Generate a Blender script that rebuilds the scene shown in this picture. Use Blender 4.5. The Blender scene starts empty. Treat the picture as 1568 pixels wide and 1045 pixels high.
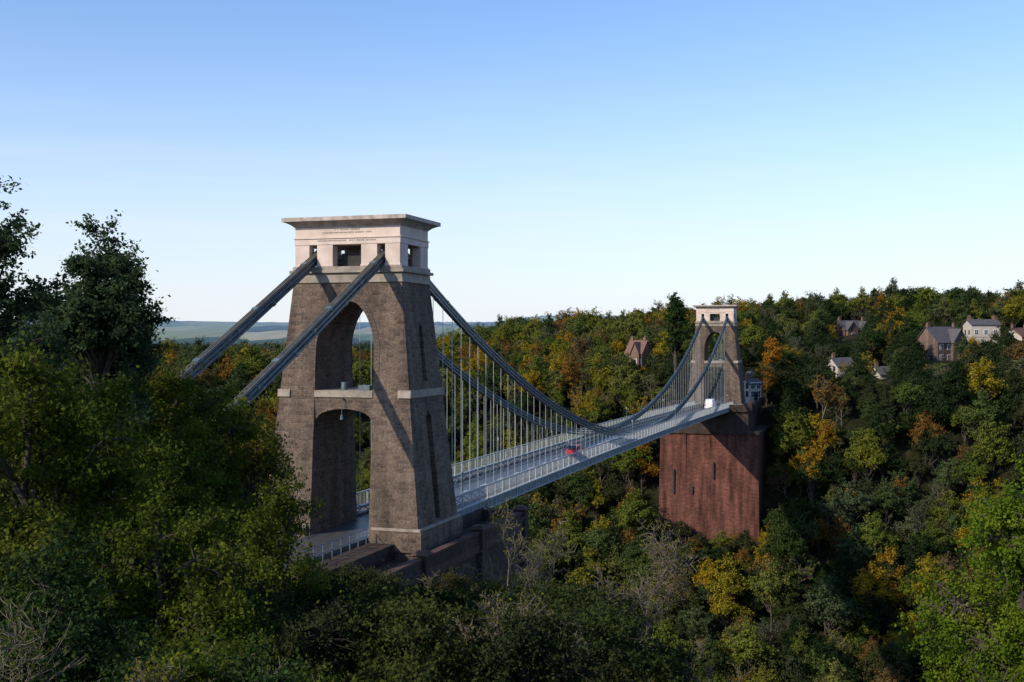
import bpy, math, numpy as np
from mathutils import Vector, Matrix
R = math.radians
scene = bpy.context.scene
COL = scene.collection

# ------------------------------------------------------------------ frames
SU, CU = 0.306, 0.952
n_ = math.hypot(SU, CU); SU/=n_; CU/=n_
CX, CY = -12.66, 99.4
ANG = math.atan2(CU, SU)
def uv2w(u, v):
    return CX+SU*u+CU*v, CY+CU*u-SU*v
def w2uv(x, y):
    return (x-CX)*SU+(y-CY)*CU, (x-CX)*CU-(y-CY)*SU
def ss(a, b, x):
    t = np.clip((x-a)/(b-a), 0, 1)
    return t*t*(3-2*t)
def wob(x, y):
    return (np.sin(x*.071+1.3)*np.cos(y*.063-.4)+.5*np.sin(x*.17+y*.11)+.35*np.cos(y*.23-x*.13+2))/1.85
def terr(x, y):
    x = np.asarray(x, float); y = np.asarray(y, float)
    u, v = w2uv(x, y)
    hill = 15.5*ss(6, 36, v)*ss(45, 100, -u)
    s = u+1.6*np.maximum(v-7, 0)
    near = hill-75*ss(0, 60, s)
    near = near-7*ss(-40, -31, u)*ss(-13, -9.5, v)
    near = np.maximum(near, -76)
    far = np.interp(u, [95, 110, 165, 200, 228, 250], [-76, -75, -52, -33, -4, -1.2])
    z = np.maximum(near, far)
    g = -7+19*ss(-80, 20, x)+11*ss(20, 170, x)
    z = z+g*ss(250, 430, u)
    off = ss(12, 30, np.abs(v))
    z = z+wob(x, y)*4.0*off*ss(60, 120, np.hypot(x, y))
    big = wob(x*.04, y*.04)
    z = z+ss(2300, 5600, y)*(116+18*wob(x*.012, y*.012))+ss(600, 2000, y)*2*big
    z = z+ss(2500, 6000, -y)*60
    return z

# ------------------------------------------------------------------ materials
def mat(name):
    m = bpy.data.materials.new(name); m.use_nodes = True
    nt = m.node_tree; nt.nodes.clear()
    o = nt.nodes.new('ShaderNodeOutputMaterial')
    return m, nt, o
def N(nt, t, **k):
    n = nt.nodes.new(t)
    for a, b in k.items(): setattr(n, a, b)
    return n
def ramp(nt, stops, interp='LINEAR'):
    r = N(nt, 'ShaderNodeValToRGB'); r.color_ramp.interpolation = interp
    e = r.color_ramp.elements
    while len(e) < len(stops): e.new(.5)
    for i, (p, c) in enumerate(stops):
        e[i].position = p; e[i].color = (*c, 1)
    return r
def plain(name, c1, c2, scale=2.0, rough=.7, bump=.0, metal=0, detail=6):
    m, nt, o = mat(name); L = nt.links
    tc = N(nt, 'ShaderNodeTexCoord'); nz = N(nt, 'ShaderNodeTexNoise')
    nz.inputs['Scale'].default_value = scale; nz.inputs['Detail'].default_value = detail
    L.new(tc.outputs['Object'], nz.inputs['Vector'])
    r = ramp(nt, [(.35, c1), (.65, c2)]); L.new(nz.outputs['Fac'], r.inputs[0])
    p = N(nt, 'ShaderNodeBsdfPrincipled')
    p.inputs['Roughness'].default_value = rough; p.inputs['Metallic'].default_value = metal
    L.new(r.outputs[0], p.inputs['Base Color'])
    if bump:
        b = N(nt, 'ShaderNodeBump'); b.inputs['Strength'].default_value = bump; b.inputs['Distance'].default_value = .05
        L.new(nz.outputs['Fac'], b.inputs['Height']); L.new(b.outputs[0], p.inputs['Normal'])
    L.new(p.outputs[0], o.inputs[0])
    return m
def masonry(name, ca, cb, mortar, bw=.75, bh=.32, stain=(.5, 1.0), bump=.6, fine=(.68, 1.3)):
    m, nt, o = mat(name); L = nt.links
    tc = N(nt, 'ShaderNodeTexCoord'); sx = N(nt, 'ShaderNodeSeparateXYZ'); L.new(tc.outputs['Object'], sx.inputs[0])
    ad = N(nt, 'ShaderNodeMath', operation='ADD'); L.new(sx.outputs[0], ad.inputs[0]); L.new(sx.outputs[1], ad.inputs[1])
    cx = N(nt, 'ShaderNodeCombineXYZ'); L.new(ad.outputs[0], cx.inputs[0]); L.new(sx.outputs[2], cx.inputs[1])
    wn = N(nt, 'ShaderNodeTexNoise'); wn.inputs['Scale'].default_value = 1.7; L.new(tc.outputs['Object'], wn.inputs['Vector'])
    mx = N(nt, 'ShaderNodeVectorMath', operation='MULTIPLY_ADD')
    L.new(wn.outputs['Color'], mx.inputs[0]); mx.inputs[1].default_value = (.25, .16, 0); L.new(cx.outputs[0], mx.inputs[2])
    br = N(nt, 'ShaderNodeTexBrick'); L.new(mx.outputs[0], br.inputs['Vector'])
    br.inputs['Color1'].default_value = (*ca, 1); br.inputs['Color2'].default_value = (*cb, 1); br.inputs['Mortar'].default_value = (*mortar, 1)
    br.inputs['Scale'].default_value = 1; br.inputs['Brick Width'].default_value = bw; br.inputs['Row Height'].default_value = bh
    br.inputs['Mortar Size'].default_value = .028; br.inputs['Mortar Smooth'].default_value = .3
    nz = N(nt, 'ShaderNodeTexNoise'); nz.inputs['Scale'].default_value = .35; nz.inputs['Detail'].default_value = 8
    mp = N(nt, 'ShaderNodeMapping'); mp.inputs['Scale'].default_value = (2.4, 2.4, .35)
    L.new(tc.outputs['Object'], mp.inputs[0]); L.new(mp.outputs[0], nz.inputs['Vector'])
    r = ramp(nt, [(.3, (stain[0],)*3), (.7, (stain[1],)*3)]); L.new(nz.outputs['Fac'], r.inputs[0])
    mu = N(nt, 'ShaderNodeMix', data_type='RGBA', blend_type='MULTIPLY'); mu.inputs[0].default_value = 1
    L.new(br.outputs['Color'], mu.inputs[6]); L.new(r.outputs[0], mu.inputs[7])
    n2 = N(nt, 'ShaderNodeTexNoise'); n2.inputs['Scale'].default_value = 7; n2.inputs['Detail'].default_value = 4
    L.new(tc.outputs['Object'], n2.inputs['Vector'])
    r2 = ramp(nt, [(.3, (fine[0],)*3), (.7, (fine[1],)*3)]); L.new(n2.outputs['Fac'], r2.inputs[0])
    m2 = N(nt, 'ShaderNodeMix', data_type='RGBA', blend_type='MULTIPLY'); m2.inputs[0].default_value = 1
    L.new(mu.outputs[2], m2.inputs[6]); L.new(r2.outputs[0], m2.inputs[7])
    p = N(nt, 'ShaderNodeBsdfPrincipled'); p.inputs['Roughness'].default_value = .9; p.inputs['Specular IOR Level'].default_value = .2
    L.new(m2.outputs[2], p.inputs['Base Color'])
    b = N(nt, 'ShaderNodeBump'); b.inputs['Strength'].default_value = bump; b.inputs['Distance'].default_value = .07
    a2 = N(nt, 'ShaderNodeMath', operation='ADD'); L.new(n2.outputs['Fac'], a2.inputs[0])
    iv = N(nt, 'ShaderNodeMath', operation='SUBTRACT'); iv.inputs[0].default_value = 1; L.new(br.outputs['Fac'], iv.inputs[1])
    L.new(iv.outputs[0], a2.inputs[1]); L.new(a2.outputs[0], b.inputs['Height']); L.new(b.outputs[0], p.inputs['Normal'])
    L.new(p.outputs[0], o.inputs[0])
    return m
def leafmat(name, cols, scale=.5, trans=.3, perobj=False, vary=.35):
    m, nt, o = mat(name); L = nt.links
    tc = N(nt, 'ShaderNodeTexCoord'); nz = N(nt, 'ShaderNodeTexNoise')
    nz.inputs['Scale'].default_value = scale; nz.inputs['Detail'].default_value = 5
    L.new(tc.outputs['Object'], nz.inputs['Vector'])
    oi = N(nt, 'ShaderNodeObjectInfo')
    k = len(cols)
    if perobj:
        a = N(nt, 'ShaderNodeMath', operation='MULTIPLY_ADD'); L.new(nz.outputs['Fac'], a.inputs[0]); a.inputs[1].default_value = .22
        sb = N(nt, 'ShaderNodeMath', operation='SUBTRACT'); L.new(oi.outputs['Random'], sb.inputs[0]); sb.inputs[1].default_value = .11
        L.new(sb.outputs[0], a.inputs[2])
        r = ramp(nt, [(i/(k-1), c) for i, c in enumerate(cols)]); L.new(a.outputs[0], r.inputs[0])
    else:
        r = ramp(nt, [(.3+.4*i/(k-1), c) for i, c in enumerate(cols)]); L.new(nz.outputs['Fac'], r.inputs[0])
    n2 = N(nt, 'ShaderNodeTexNoise'); n2.inputs['Scale'].default_value = scale*9; n2.inputs['Detail'].default_value = 2
    L.new(tc.outputs['Object'], n2.inputs['Vector'])
    r2 = ramp(nt, [(.3, (1-vary,)*3), (.7, (1+vary,)*3)]); L.new(n2.outputs['Fac'], r2.inputs[0])
    mu = N(nt, 'ShaderNodeMix', data_type='RGBA', blend_type='MULTIPLY'); mu.inputs[0].default_value = 1
    L.new(r.outputs[0], mu.inputs[6]); L.new(r2.outputs[0], mu.inputs[7])
    d = N(nt, 'ShaderNodeBsdfDiffuse'); t = N(nt, 'ShaderNodeBsdfTranslucent'); mxs = N(nt, 'ShaderNodeMixShader')
    L.new(mu.outputs[2], d.inputs[0]); L.new(mu.outputs[2], t.inputs[0]); mxs.inputs[0].default_value = trans
    L.new(d.outputs[0], mxs.inputs[1]); L.new(t.outputs[0], mxs.inputs[2])
    L.new(mxs.outputs[0], o.inputs[0])
    return m

M_stone = masonry('pennant_rubble', (.18, .13, .10), (.095, .07, .057), (.185, .15, .12), bw=.7, bh=.34, stain=(.48, 1.08), fine=(.62, 1.38), bump=.8)
M_buff = plain('buff_ashlar', (.19, .165, .135), (.31, .265, .22), 1.5, .85, .2)
M_cream = plain('cream_stone', (.48, .385, .33), (.61, .50, .44), .8, .8, .1)
M_red = masonry('red_sandstone', (.165, .062, .047), (.095, .038, .03), (.105, .06, .048), .9, .4, (.3, 1.3))
M_dkstone = masonry('dark_abutment_stone', (.08, .058, .048), (.052, .039, .033), (.06, .048, .04), .8, .35)
M_iron = plain('chain_paint', (.04, .065, .08), (.09, .13, .155), 1.5, .4)
M_pin = plain('chain_pin_paint', (.06, .09, .11), (.11, .15, .17), 1.5, .4)
M_ironlite = plain('rail_paint', (.27, .31, .33), (.38, .41, .42), 3, .45)
M_girder = plain('girder_paint', (.10, .135, .16), (.18, .225, .25), 1.0, .4)
M_road = plain('asphalt', (.045, .048, .052), (.07, .073, .078), 1.2, .42)
M_foot = plain('footway', (.07, .07, .07), (.11, .11, .11), 1.2, .6)
M_white = plain('white_paint', (.75, .75, .73), (.82, .82, .80), 4, .5)
M_bark = plain('bark', (.035, .028, .022), (.07, .058, .045), 5, .9, .4)
M_twig = plain('twig', (.085, .07, .05), (.15, .125, .09), 5, .9)
M_dark = plain('dark_interior', (.02, .02, .022), (.035, .035, .035), 2, .9)
M_glass = plain('window_glass', (.02, .025, .03), (.04, .05, .06), 2, .08)
M_brick = masonry('house_brick', (.20, .09, .065), (.15, .065, .05), (.16, .12, .10), .25, .09, (.8, 1.1), .2)
M_render = plain('house_render', (.36, .325, .28), (.45, .41, .36), 1, .8)
M_slate = plain('roof_slate', (.05, .048, .052), (.09, .082, .088), 2, .7)
M_tile = plain('roof_tile', (.12, .06, .045), (.16, .08, .06), 2, .8)

# ------------------------------------------------------------------ mesh builder
class MB:
    def __init__(s): s.v = []; s.f = []; s.m = []
    def ring(s, a, b, mi=0, cap=True):
        n = len(a); k = len(s.v); s.v += list(a)+list(b)
        for i in range(n):
            j = (i+1) % n
            s.f.append((k+i, k+j, k+n+j, k+n+i)); s.m.append(mi)
        if cap:
            s.f.append(tuple(k+i for i in range(n-1, -1, -1))); s.m.append(mi)
            s.f.append(tuple(k+n+i for i in range(n))); s.m.append(mi)
    def box(s, x0, x1, y0, y1, z0, z1, mi=0):
        s.ring([(x0, y0, z0), (x1, y0, z0), (x1, y1, z0), (x0, y1, z0)], [(x0, y0, z1), (x1, y0, z1), (x1, y1, z1), (x0, y1, z1)], mi)
    def frus(s, hx0, hy0, z0, hx1, hy1, z1, mi=0, cx=0, cy=0):
        s.ring([(cx-hx0, cy-hy0, z0), (cx+hx0, cy-hy0, z0), (cx+hx0, cy+hy0, z0), (cx-hx0, cy+hy0, z0)],
               [(cx-hx1, cy-hy1, z1), (cx+hx1, cy-hy1, z1), (cx+hx1, cy+hy1, z1), (cx-hx1, cy+hy1, z1)], mi)
    def bar(s, p, q, w, h, mi=0):
        p = Vector(p); q = Vector(q); d = (q-p).normalized()
        up = Vector((0, 0, 1)) if abs(d.z) < .95 else Vector((1, 0, 0))
        a = d.cross(up).normalized()*w/2; b = a.cross(d).normalized()*h/2
        s.ring([tuple(p-a-b), tuple(p+a-b), tuple(p+a+b), tuple(p-a+b)], [tuple(q-a-b), tuple(q+a-b), tuple(q+a+b), tuple(q-a+b)], mi)
    def tube(s, p, q, r0, r1, n=6, mi=0):
        p = Vector(p); q = Vector(q); d = (q-p).normalized()
        up = Vector((0, 0, 1)) if abs(d.z) < .95 else Vector((1, 0, 0))
        a = d.cross(up).normalized(); b = a.cross(d)
        A = []; B = []
        for i in range(n):
            t = 2*math.pi*i/n; o = a*math.cos(t)+b*math.sin(t)
            A.append(tuple(p+o*r0)); B.append(tuple(q+o*r1))
        s.ring(A, B, mi)
    def build(s, name, mats, parent=None, bevel=0, smooth=False):
        me = bpy.data.meshes.new(name); me.from_pydata(s.v, [], s.f)
        for m in mats: me.materials.append(m)
        me.polygons.foreach_set('material_index', s.m)
        me.update()
        import bmesh
        bm = bmesh.new(); bm.from_mesh(me); bmesh.ops.recalc_face_normals(bm, faces=bm.faces); bm.to_mesh(me); bm.free()
        ob = bpy.data.objects.new(name, me); COL.objects.link(ob)
        if parent: ob.parent = parent
        if bevel:
            b = ob.modifiers.new('bevel', 'BEVEL'); b.width = bevel; b.segments = 2; b.limit_method = 'ANGLE'
        return ob
def empty(name, loc=(0, 0, 0), rz=0):
    e = bpy.data.objects.new(name, None); COL.objects.link(e); e.location = loc; e.rotation_euler = (0, 0, rz); return e

def qmesh(name, V, mi, mats, smooth=None):
    n = len(V); me = bpy.data.meshes.new(name)
    me.vertices.add(n*4); me.vertices.foreach_set('co', V.reshape(-1).astype(np.float32))
    me.loops.add(n*4); me.loops.foreach_set('vertex_index', np.arange(n*4, dtype=np.int32))
    me.polygons.add(n); me.polygons.foreach_set('loop_start', np.arange(n, dtype=np.int32)*4)
    for m in mats: me.materials.append(m)
    me.polygons.foreach_set('material_index', np.asarray(mi, dtype=np.int32))
    me.update(calc_edges=True); me.validate()
    return me

# ------------------------------------------------------------------ bridge
bridge = empty('suspension_bridge', (CX, CY, 0), ANG)
DK = lambda u: -u/214.0 + .5*(1-((u-107)/107)**2) if 0 <= u <= 214 else (0 if u < 0 else -1)

def hw(w): return 7.0+(4.9-7.0)*w/20.7
def ht(w): return 4.5+(3.0-4.5)*w/20.7
AH = 2.62
def aw(w):
    if w <= 15.2: return AH+.0*w
    t = (w-15.2)/(19.3-15.2)
    return AH*math.sqrt(max(0, 1-t**1.7)) if t < 1 else 0
def tower(name, ox, oz):
    grp = empty(name, (ox, 0, oz)); grp.parent = bridge
    rows = [-3, 0, 3, 6, 9, 12, 15.2]+list(np.linspace(15.5, 19.3, 14))+[20.7]
    for side in (-1, 1):
        mb = MB(); rings = []
        for w in rows:
            a = aw(w)*side; b = hw(w)*side; h = ht(w)
            rings.append([(-h, a, w), (h, a, w), (h, b, w), (-h, b, w)])
        for r in rings: mb.v += r
        for i in range(len(rings)-1):
            for j in range(4):
                jj = (j+1) % 4
                mb.f.append((i*4+j, i*4+jj, i*4+4+jj, i*4+4+j)); mb.m.append(0)
        mb.f.append((3, 2, 1, 0)); mb.m.append(0)
        e = (len(rings)-1)*4; mb.f.append((e, e+1, e+2, e+3)); mb.m.append(0)
        leg = mb.build('masonry_leg', [M_stone, M_dark], grp)
        cut = MB()
        for (x0, x1, z0, z1, dep) in [(-.55, .55, 1.2, 10.2, .8), (-.42, .42, 12.6, 17.5, .6)]:
            prof = [(x0, z0), (x1, z0), (x1, z1-.7), (0, z1), (x0, z1-.7)]
            A = [(x, side*(hw(z)-dep), z) for x, z in prof]; B = [(x, side*(hw(z)+1), z) for x, z in prof]
            cut.ring(A, B, 0)
        co = cut.build('cutter_tmp', [M_stone], grp)
        bo = leg.modifiers.new('b', 'BOOLEAN'); bo.object = co; bo.operation = 'DIFFERENCE'; bo.solver = 'EXACT'
        bpy.context.view_layer.update()
        dg = bpy.context.evaluated_depsgraph_get()
        me = bpy.data.meshes.new_from_object(leg.evaluated_get(dg))
        leg.modifiers.clear(); leg.data = me
        bpy.data.objects.remove(co)
    mb = MB(); K = 14
    hx = ht(11)-.06
    pts = []
    for i in range(K+1):
        y = -AH-.02+(2*AH+.04)*i/K; pts.append((y, 9.2+1.15*math.sqrt(max(0, 1-(y/(AH+.03))**2))))
    prof = pts+[(AH+.02, 11.3), (-AH-.02, 11.3)]
    A = [(-hx, y, z) for y, z in prof]; B = [(hx, y, z) for y, z in prof]
    mb.ring(A, B, 0)
    mb.box(-hx-.1, hx+.1, -AH+.01, AH-.01, 11.302, 11.85, 1)
    mb.box(-hx+.9, -hx+2.0, -1.9, -.9, 11.851, 12.25, 3); mb.tube((-hx+1.4, .6, 11.85), (-hx+1.4, .6, 12.5), .3, .25, 10, 2)
    mb.tube((-hx-.3, .0, 9.9), (-hx-.3, 0, 11.2), .03, .03, 6, 2)
    mb.tube((-hx-.3, .0, 9.5), (-hx-.3, 0, 9.9), .16, .1, 8, 2)
    mb.box(-hx-.3, -hx, -.04, .04, 11.15, 11.25, 2)
    mb.build('portal_beam', [M_stone, M_buff, M_iron, M_pin], grp)
    mb = MB()
    ws = list(np.linspace(13.2, 19.3, 20))
    for sgn in (-1, 1):
        for side in (-1, 1):
            for i in range(len(ws)-1):
                w0, w1 = ws[i], ws[i+1]
                def P(w, o):
                    a = aw(w)
                    return (sgn*(ht(w)+.03), side*(a+o) if w < 19.29 else side*max(o*.2, .0), w+(o*.9 if w > 17 else 0)*min(1, (w-17)/2.3 if w > 17 else 0))
                p = [P(w0, .0), P(w0, .5), P(w1, .5), P(w1, .0)]
                A = [(sgn*(abs(q[0])-.2), q[1], q[2]) for q in p]
                mb.ring(A, p, 0)
    mb.build('arch_ring', [masonry('arch_voussoirs', (.16, .122, .098), (.13, .098, .078), (.10, .085, .07), .5, .3)], grp)
    mb = MB()
    for side in (-1, 1):
        for z0, z1, o, mi, i0 in [(-.9, .75, .28, 0, AH+.25), (.75, .95, .14, 1, AH+.3)]:
            y0 = side*i0; y1 = side*(hw(0)+o)
            mb.box(-ht(0)-o, ht(0)+o, min(y0, y1), max(y0, y1), z0, z1, mi)
        z = 11.3; y0 = side*(hw(z)-1.0); y1 = side*(hw(z)+.12)
        mb.ring([(-ht(z)-.12, min(y0, y1), z), (ht(z)+.12, min(y0, y1), z), (ht(z)+.12, max(y0, y1), z), (-ht(z)-.12, max(y0, y1), z)],
                [(-ht(z)-.06, min(y0, y1), z+.62), (ht(z)+.06, min(y0, y1), z+.62), (ht(z)+.06, max(y0, y1)-.05*(side > 0), z+.62), (-ht(z)-.06, max(y0, y1), z+.62)], 1)
    mb.build('plinth_and_string_course', [M_stone, M_buff], grp)
    mb = MB()
    mb.frus(3.12, 5.02, 20.701, 3.06, 4.92, 21.5, 0)
    mb.frus(3.3, 5.16, 21.501, 3.3, 5.16, 21.75, 1)
    mb.frus(3.1, 4.95, 21.751, 3.1, 4.95, 22.05, 1)
    mb.build('buff_cap_band', [M_buff, M_buff], grp, .04)
    mb = MB()
    X = 3.02; Yh = 4.75; z0, z1 = 22.051, 23.85
    segs = [(-4.75, -3.42), (-2.72, -1.28), (1.28, 2.72), (3.42, 4.75)]
    for sx in (-1, 1):
        for a, b in segs:
            x0, x1 = sorted((sx*(X), sx*(X-.9))); mb.box(x0, x1, a, b, z0, z1, 0)
            mb.box(min(x0, x1)-.05, max(x0, x1)+.05, a-.05, b+.05, z0, z0+.16, 0)
    for sy in (-1, 1):
        for a, b in [(-2.1, -1.35), (1.35, 2.1)]:
            y0, y1 = sorted((sy*Yh, sy*(Yh-.8))); mb.box(a, b, y0, y1, z0, z1, 0)
    mb.box(-X-.04, X+.04, -Yh-.04, Yh+.04, 23.852, 24.35, 0)
    mb.box(-X-.12, X+.12, -Yh-.12, Yh+.12, 24.352, 24.45, 0)
    mb.box(-X, X, -Yh, Yh, 24.452, 25.3, 0)
    mb.build('attic_storey', [M_cream], grp, .03)
    mb = MB()
    a = [(25.3, .0), (25.42, .12), (25.55, .28), (25.68, .52), (25.78, .78)]
    for (za, oa), (zb, ob_) in zip(a[:-1], a[1:]):
        mb.frus(X+oa, Yh+oa, za+.001, X+ob_, Yh+ob_, zb, 0)
    mb.frus(X+.84, Yh+.84, 25.781, X+.84, Yh+.84, 26.1, 0)
    mb.build('cornice', [plain('weathered_cornice', (.28, .235, .20), (.48, .41, .36), 1.6, .85)], grp)
    mb = MB(); rr = np.random.RandomState(4)
    for row, hwid, z in [(0, 1.15, 25.02), (1, 2.2, 24.78), (2, 2.6, 24.12)]:
        y = -hwid
        while y < hwid:
            if rr.rand() > .14: mb.box(-X-(.046 if row == 2 else .006), -X+.02, y, y+.05, z, z+.12, 0)
            y += .115
    mb.build('inscription', [M_dkstone], grp)
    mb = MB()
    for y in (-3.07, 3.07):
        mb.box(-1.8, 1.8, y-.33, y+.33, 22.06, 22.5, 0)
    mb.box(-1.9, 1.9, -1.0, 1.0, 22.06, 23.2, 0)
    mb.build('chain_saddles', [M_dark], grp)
    return grp
tower('near_tower', 0, 0)
tower('far_tower', 214, -1)

mb = MB()
def chainz(u):
    return 1.0-u/214.0+21.3*((u-107)/104.0)**2
for y in (-3.07, 3.07):
    for k in range(3):
        off = .36*k
        us = np.linspace(2.2, 211.8, 88)
        for i in range(87):
            u0, u1 = us[i], us[i+1]
            p = (u0, y, chainz(u0)+off); q = (u1, y, chainz(u1)+off)
            for dy in (-.17, 0, .17): mb.bar((p[0], y+dy, p[2]), (q[0], y+dy, q[2]), .07, .19, 0)
            if (i+k) % 3 == 0:
                mb.bar((u0-.16, y, chainz(u0-.16)+off), (u0+.16, y, chainz(u0+.16)+off), .46, .26, 1)
        for (sg, ubase, zb) in ((-1, 0, 0), (1, 214, -1)):
            n = 20; L = 52
            for i in range(n):
                s0 = 1.8+L*i/n; s1 = 1.8+L*(i+1)/n
                g = lambda s: 23.0+zb-.505*(s-1.8)+.0008*(s-1.8)**2
                p = (ubase+sg*s0, y, g(s0)+off*1.1-.25); q = (ubase+sg*s1, y, g(s1)+off*1.1-.25)
                for dy in (-.17, 0, .17): mb.bar((p[0], y+dy, p[2]), (q[0], y+dy, q[2]), .07, .17, 2 if k == 2 else 0)
                if (i+k) % 3 == 0:
                    t = .3/(s1-s0); mb.bar(p, tuple(p[j]+(q[j]-p[j])*t*1.3 for j in range(3)), .46, .26, 1)
mb.build('suspension_chains', [M_iron, M_pin, plain('weathered_top_chain', (.09, .09, .075), (.15, .14, .115), 1.2, .5)], bridge)
mb = MB()
u = 6.0; i = 0
while u < 208.5:
    for y in (-3.07, 3.07):
        zt = chainz(u)+.36*(i % 3)
        if zt > DK(u)+1.2: mb.tube((u, y, DK(u)+.9), (u, y, zt), .03, .03, 5, 0)
        mb.box(u-.1, u+.1, y-.1, y+.1, DK(u)+.9, DK(u)+1.05, 0)
    u += 2.44; i += 1
mb.build('suspension_rods', [M_ironlite], bridge)

mb = MB(); n = 88
us = np.linspace(4.3, 209.5, n)
def strip(y0, y1, z0, z1, mi, a=0, b=None):
    b = b or n
    for i in range(a, b-1):
        u0, u1 = us[i], us[i+1]; d0, d1 = DK(u0), DK(u1)
        mb.ring([(u0, y0, d0+z0), (u1, y0, d1+z0), (u1, y1, d1+z0), (u0, y1, d0+z0)], [(u0, y0, d0+z1), (u1, y0, d1+z1), (u1, y1, d1+z1), (u0, y1, d0+z1)], mi, True)
strip(-2.85, 2.85, -.25, 0, 0)
for s in (-1, 1):
    a, b = sorted((s*3.3, s*4.75)); strip(a, b, -.15, .22, 1)
    a, b = sorted((s*2.95, s*3.2)); strip(a, b, -.75, .0, 2); strip(a-.06, b+.06, .9, 1.0, 2); strip(a-.06, b+.06, -.85, -.75, 2)
    a, b = sorted((s*4.76, s*4.86)); strip(a, b, -.55, .25, 3)
    a, b = sorted((s*4.70, s*4.98)); strip(a, b, .25, .36, 4); strip(a, b, -.66, -.55, 4)
    a, b = sorted((s*4.78, s*4.9)); strip(a, b, 1.62, 1.72, 4)
    for i in range(n-1):
        u0, u1 = us[i], us[i+1]; d0, d1 = DK(u0), DK(u1); y = s*4.83
        mb.bar((u0, y, d0+.36), (u0, y, d0+1.66), .08, .08, 4)
        mb.bar((u0, s*4.9, d0-.55), (u0, s*4.9, d0+.25), .12, .12, 4)
        for t in range(1, 8):
            uu = u0+(u1-u0)*t/8; mb.bar((uu, y, d0+.36), (uu, y, d0+1.64), .022, .022, 4)
        yy = s*3.07
        mb.bar((u0, yy, d0+0), (u1, yy, d1+.9), .05, .07, 2); mb.bar((u0, yy, d0+.9), (u1, yy, d1+0), .05, .07, 2)
for i in range(n):
    d = DK(us[i]); mb.box(us[i]-.08, us[i]+.08, -4.75, 4.75, d-.75, d-.26, 3)
mb.build('deck', [M_road, M_foot, M_girder, M_girder, M_ironlite], bridge)
mb = MB()
for i in range(0, n-1):
    u0, u1 = us[i], us[i+1]; d0, d1 = DK(u0), DK(u1)
    for s in (-1, 1):
        mb.bar((u0, s*3.07, d0-1.15), (u1, s*3.07, d1-1.15), .25, .12, 0)
        mb.bar((u0, s*4.8, d0-.6), (u0, s*3.1, d0-1.15), .08, .08, 0)
        mb.bar((u0, s*3.07, d0-1.15), (u1, s*3.07, d1-.8), .06, .08, 0)
mb.build('underdeck_bracing', [M_girder], bridge)
mb = MB()
for uu in np.arange(6, 206, 6):
    z = DK(uu)+.008; z2 = DK(uu+2.0)+.008
    mb.ring([(uu, -.06, z), (uu+2, -.06, z2), (uu+2, .06, z2), (uu, .06, z)], [(uu, -.06, z+.003), (uu+2, -.06, z2+.003), (uu+2, .06, z2+.003), (uu, .06, z+.003)], 0)
mb.build('road_markings', [M_white], bridge)

# near abutment platform
mb = MB()
mb.box(-36, 17, -8.8, 8.8, -45, -1.5, 0)
mb.box(-36, 17, -5.0, 5.0, -1.499, -.26, 0)
mb.box(-36.3, 17.3, -9.1, 9.1, -2.2, -1.502, 1)
for s in (-1, 1):
    y0, y1 = sorted((s*8.5, s*9.05)); mb.box(-36, 17.2, y0, y1, -1.499, -.6, 0); mb.box(-36, 17.3, y0-.08, y1+.08, -.599, -.43, 1)
    y0, y1 = sorted((s*5.1, s*8.4)); mb.box(16.6, 17.2, y0, y1, -1.499, -.6, 0); mb.box(16.5, 17.3, y0, y1, -.599, -.43, 1)
    for ux in (-22, -8.3, 4.6, 16.9):
        mb.box(ux-.55, ux+.55, s*8.8-.55, s*8.8+.55, -5.3, -.25, 0); mb.frus(.7, .7, -.249, .4, .4, .05, 1, ux, s*8.8)
        mb.box(ux-.7, ux+.7, s*9.1-.6, s*9.1+.6, -45, -5.301, 0)
mb.box(-36, 4.2, -2.5, 2.5, -.259, .06, 2); mb.box(4.201, 17, -2.84, 2.84, -.259, -.002, 2)
mb.build('near_abutment', [M_dkstone, masonry('coping_brick', (.13, .075, .06), (.10, .058, .048), (.09, .068, .055), .5, .2), M_road], bridge)
# far abutment
mb = MB()
mb.frus(17.5, 12.9, -62, 16, 12.0, -7, 0, 216, 0)
mb.frus(16.5, 12.5, -6.999, 16.5, 12.5, -6.3, 1, 216, 0)
mb.frus(15.2, 9.6, -6.299, 15.2, 9.6, -1.5, 1, 216, 0)
mb.frus(15.8, 10.2, -1.499, 15.8, 10.2, -1.05, 1, 216, 0)
for s in (-1, 1):
    y0, y1 = sorted((s*9.5, s*10.1)); mb.box(200.4, 231, y0, y1, -1.049, .25, 1)
    y0, y1 = sorted((s*5.0, s*9.5)); mb.box(200.4, 201, y0, y1, -1.049, .25, 1)
    for ux in (200.6, 209, 231): mb.box(ux-.7, ux+.7, s*9.8-.7, s*9.8+.7, -1.4, .7, 1)
    mb.box(199.7, 200.05, s*6-.45, s*6+.45, -34, -7.3, 0)
for yy, zz, hh in [(8.6, -16, 6), (-1.2, -14, 4.0), (4, -20, 2)]:
    mb.box(199.2, 199.95, yy-.22, yy+.22, zz-hh, zz, 2)
mb.build('far_abutment', [M_red, M_dkstone, M_dark], bridge)

mb = MB()
for uu in (12, 50, 88, 126, 164, 200):
    for s in (-1, 1):
        d = DK(uu); y = s*4.6
        mb.tube((uu, y, d+.2), (uu, y, d+1.6), .08, .05, 8, 0); mb.tube((uu, y, d+1.6), (uu, y, d+3.2), .04, .03, 8, 0)
        mb.tube((uu, y, d+3.2), (uu, y, d+3.5), .07, .13, 8, 1); mb.tube((uu, y, d+3.5), (uu, y, d+3.65), .13, .03, 8, 0)
mb.build('deck_lamps', [M_girder, M_ironlite], bridge)

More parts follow.
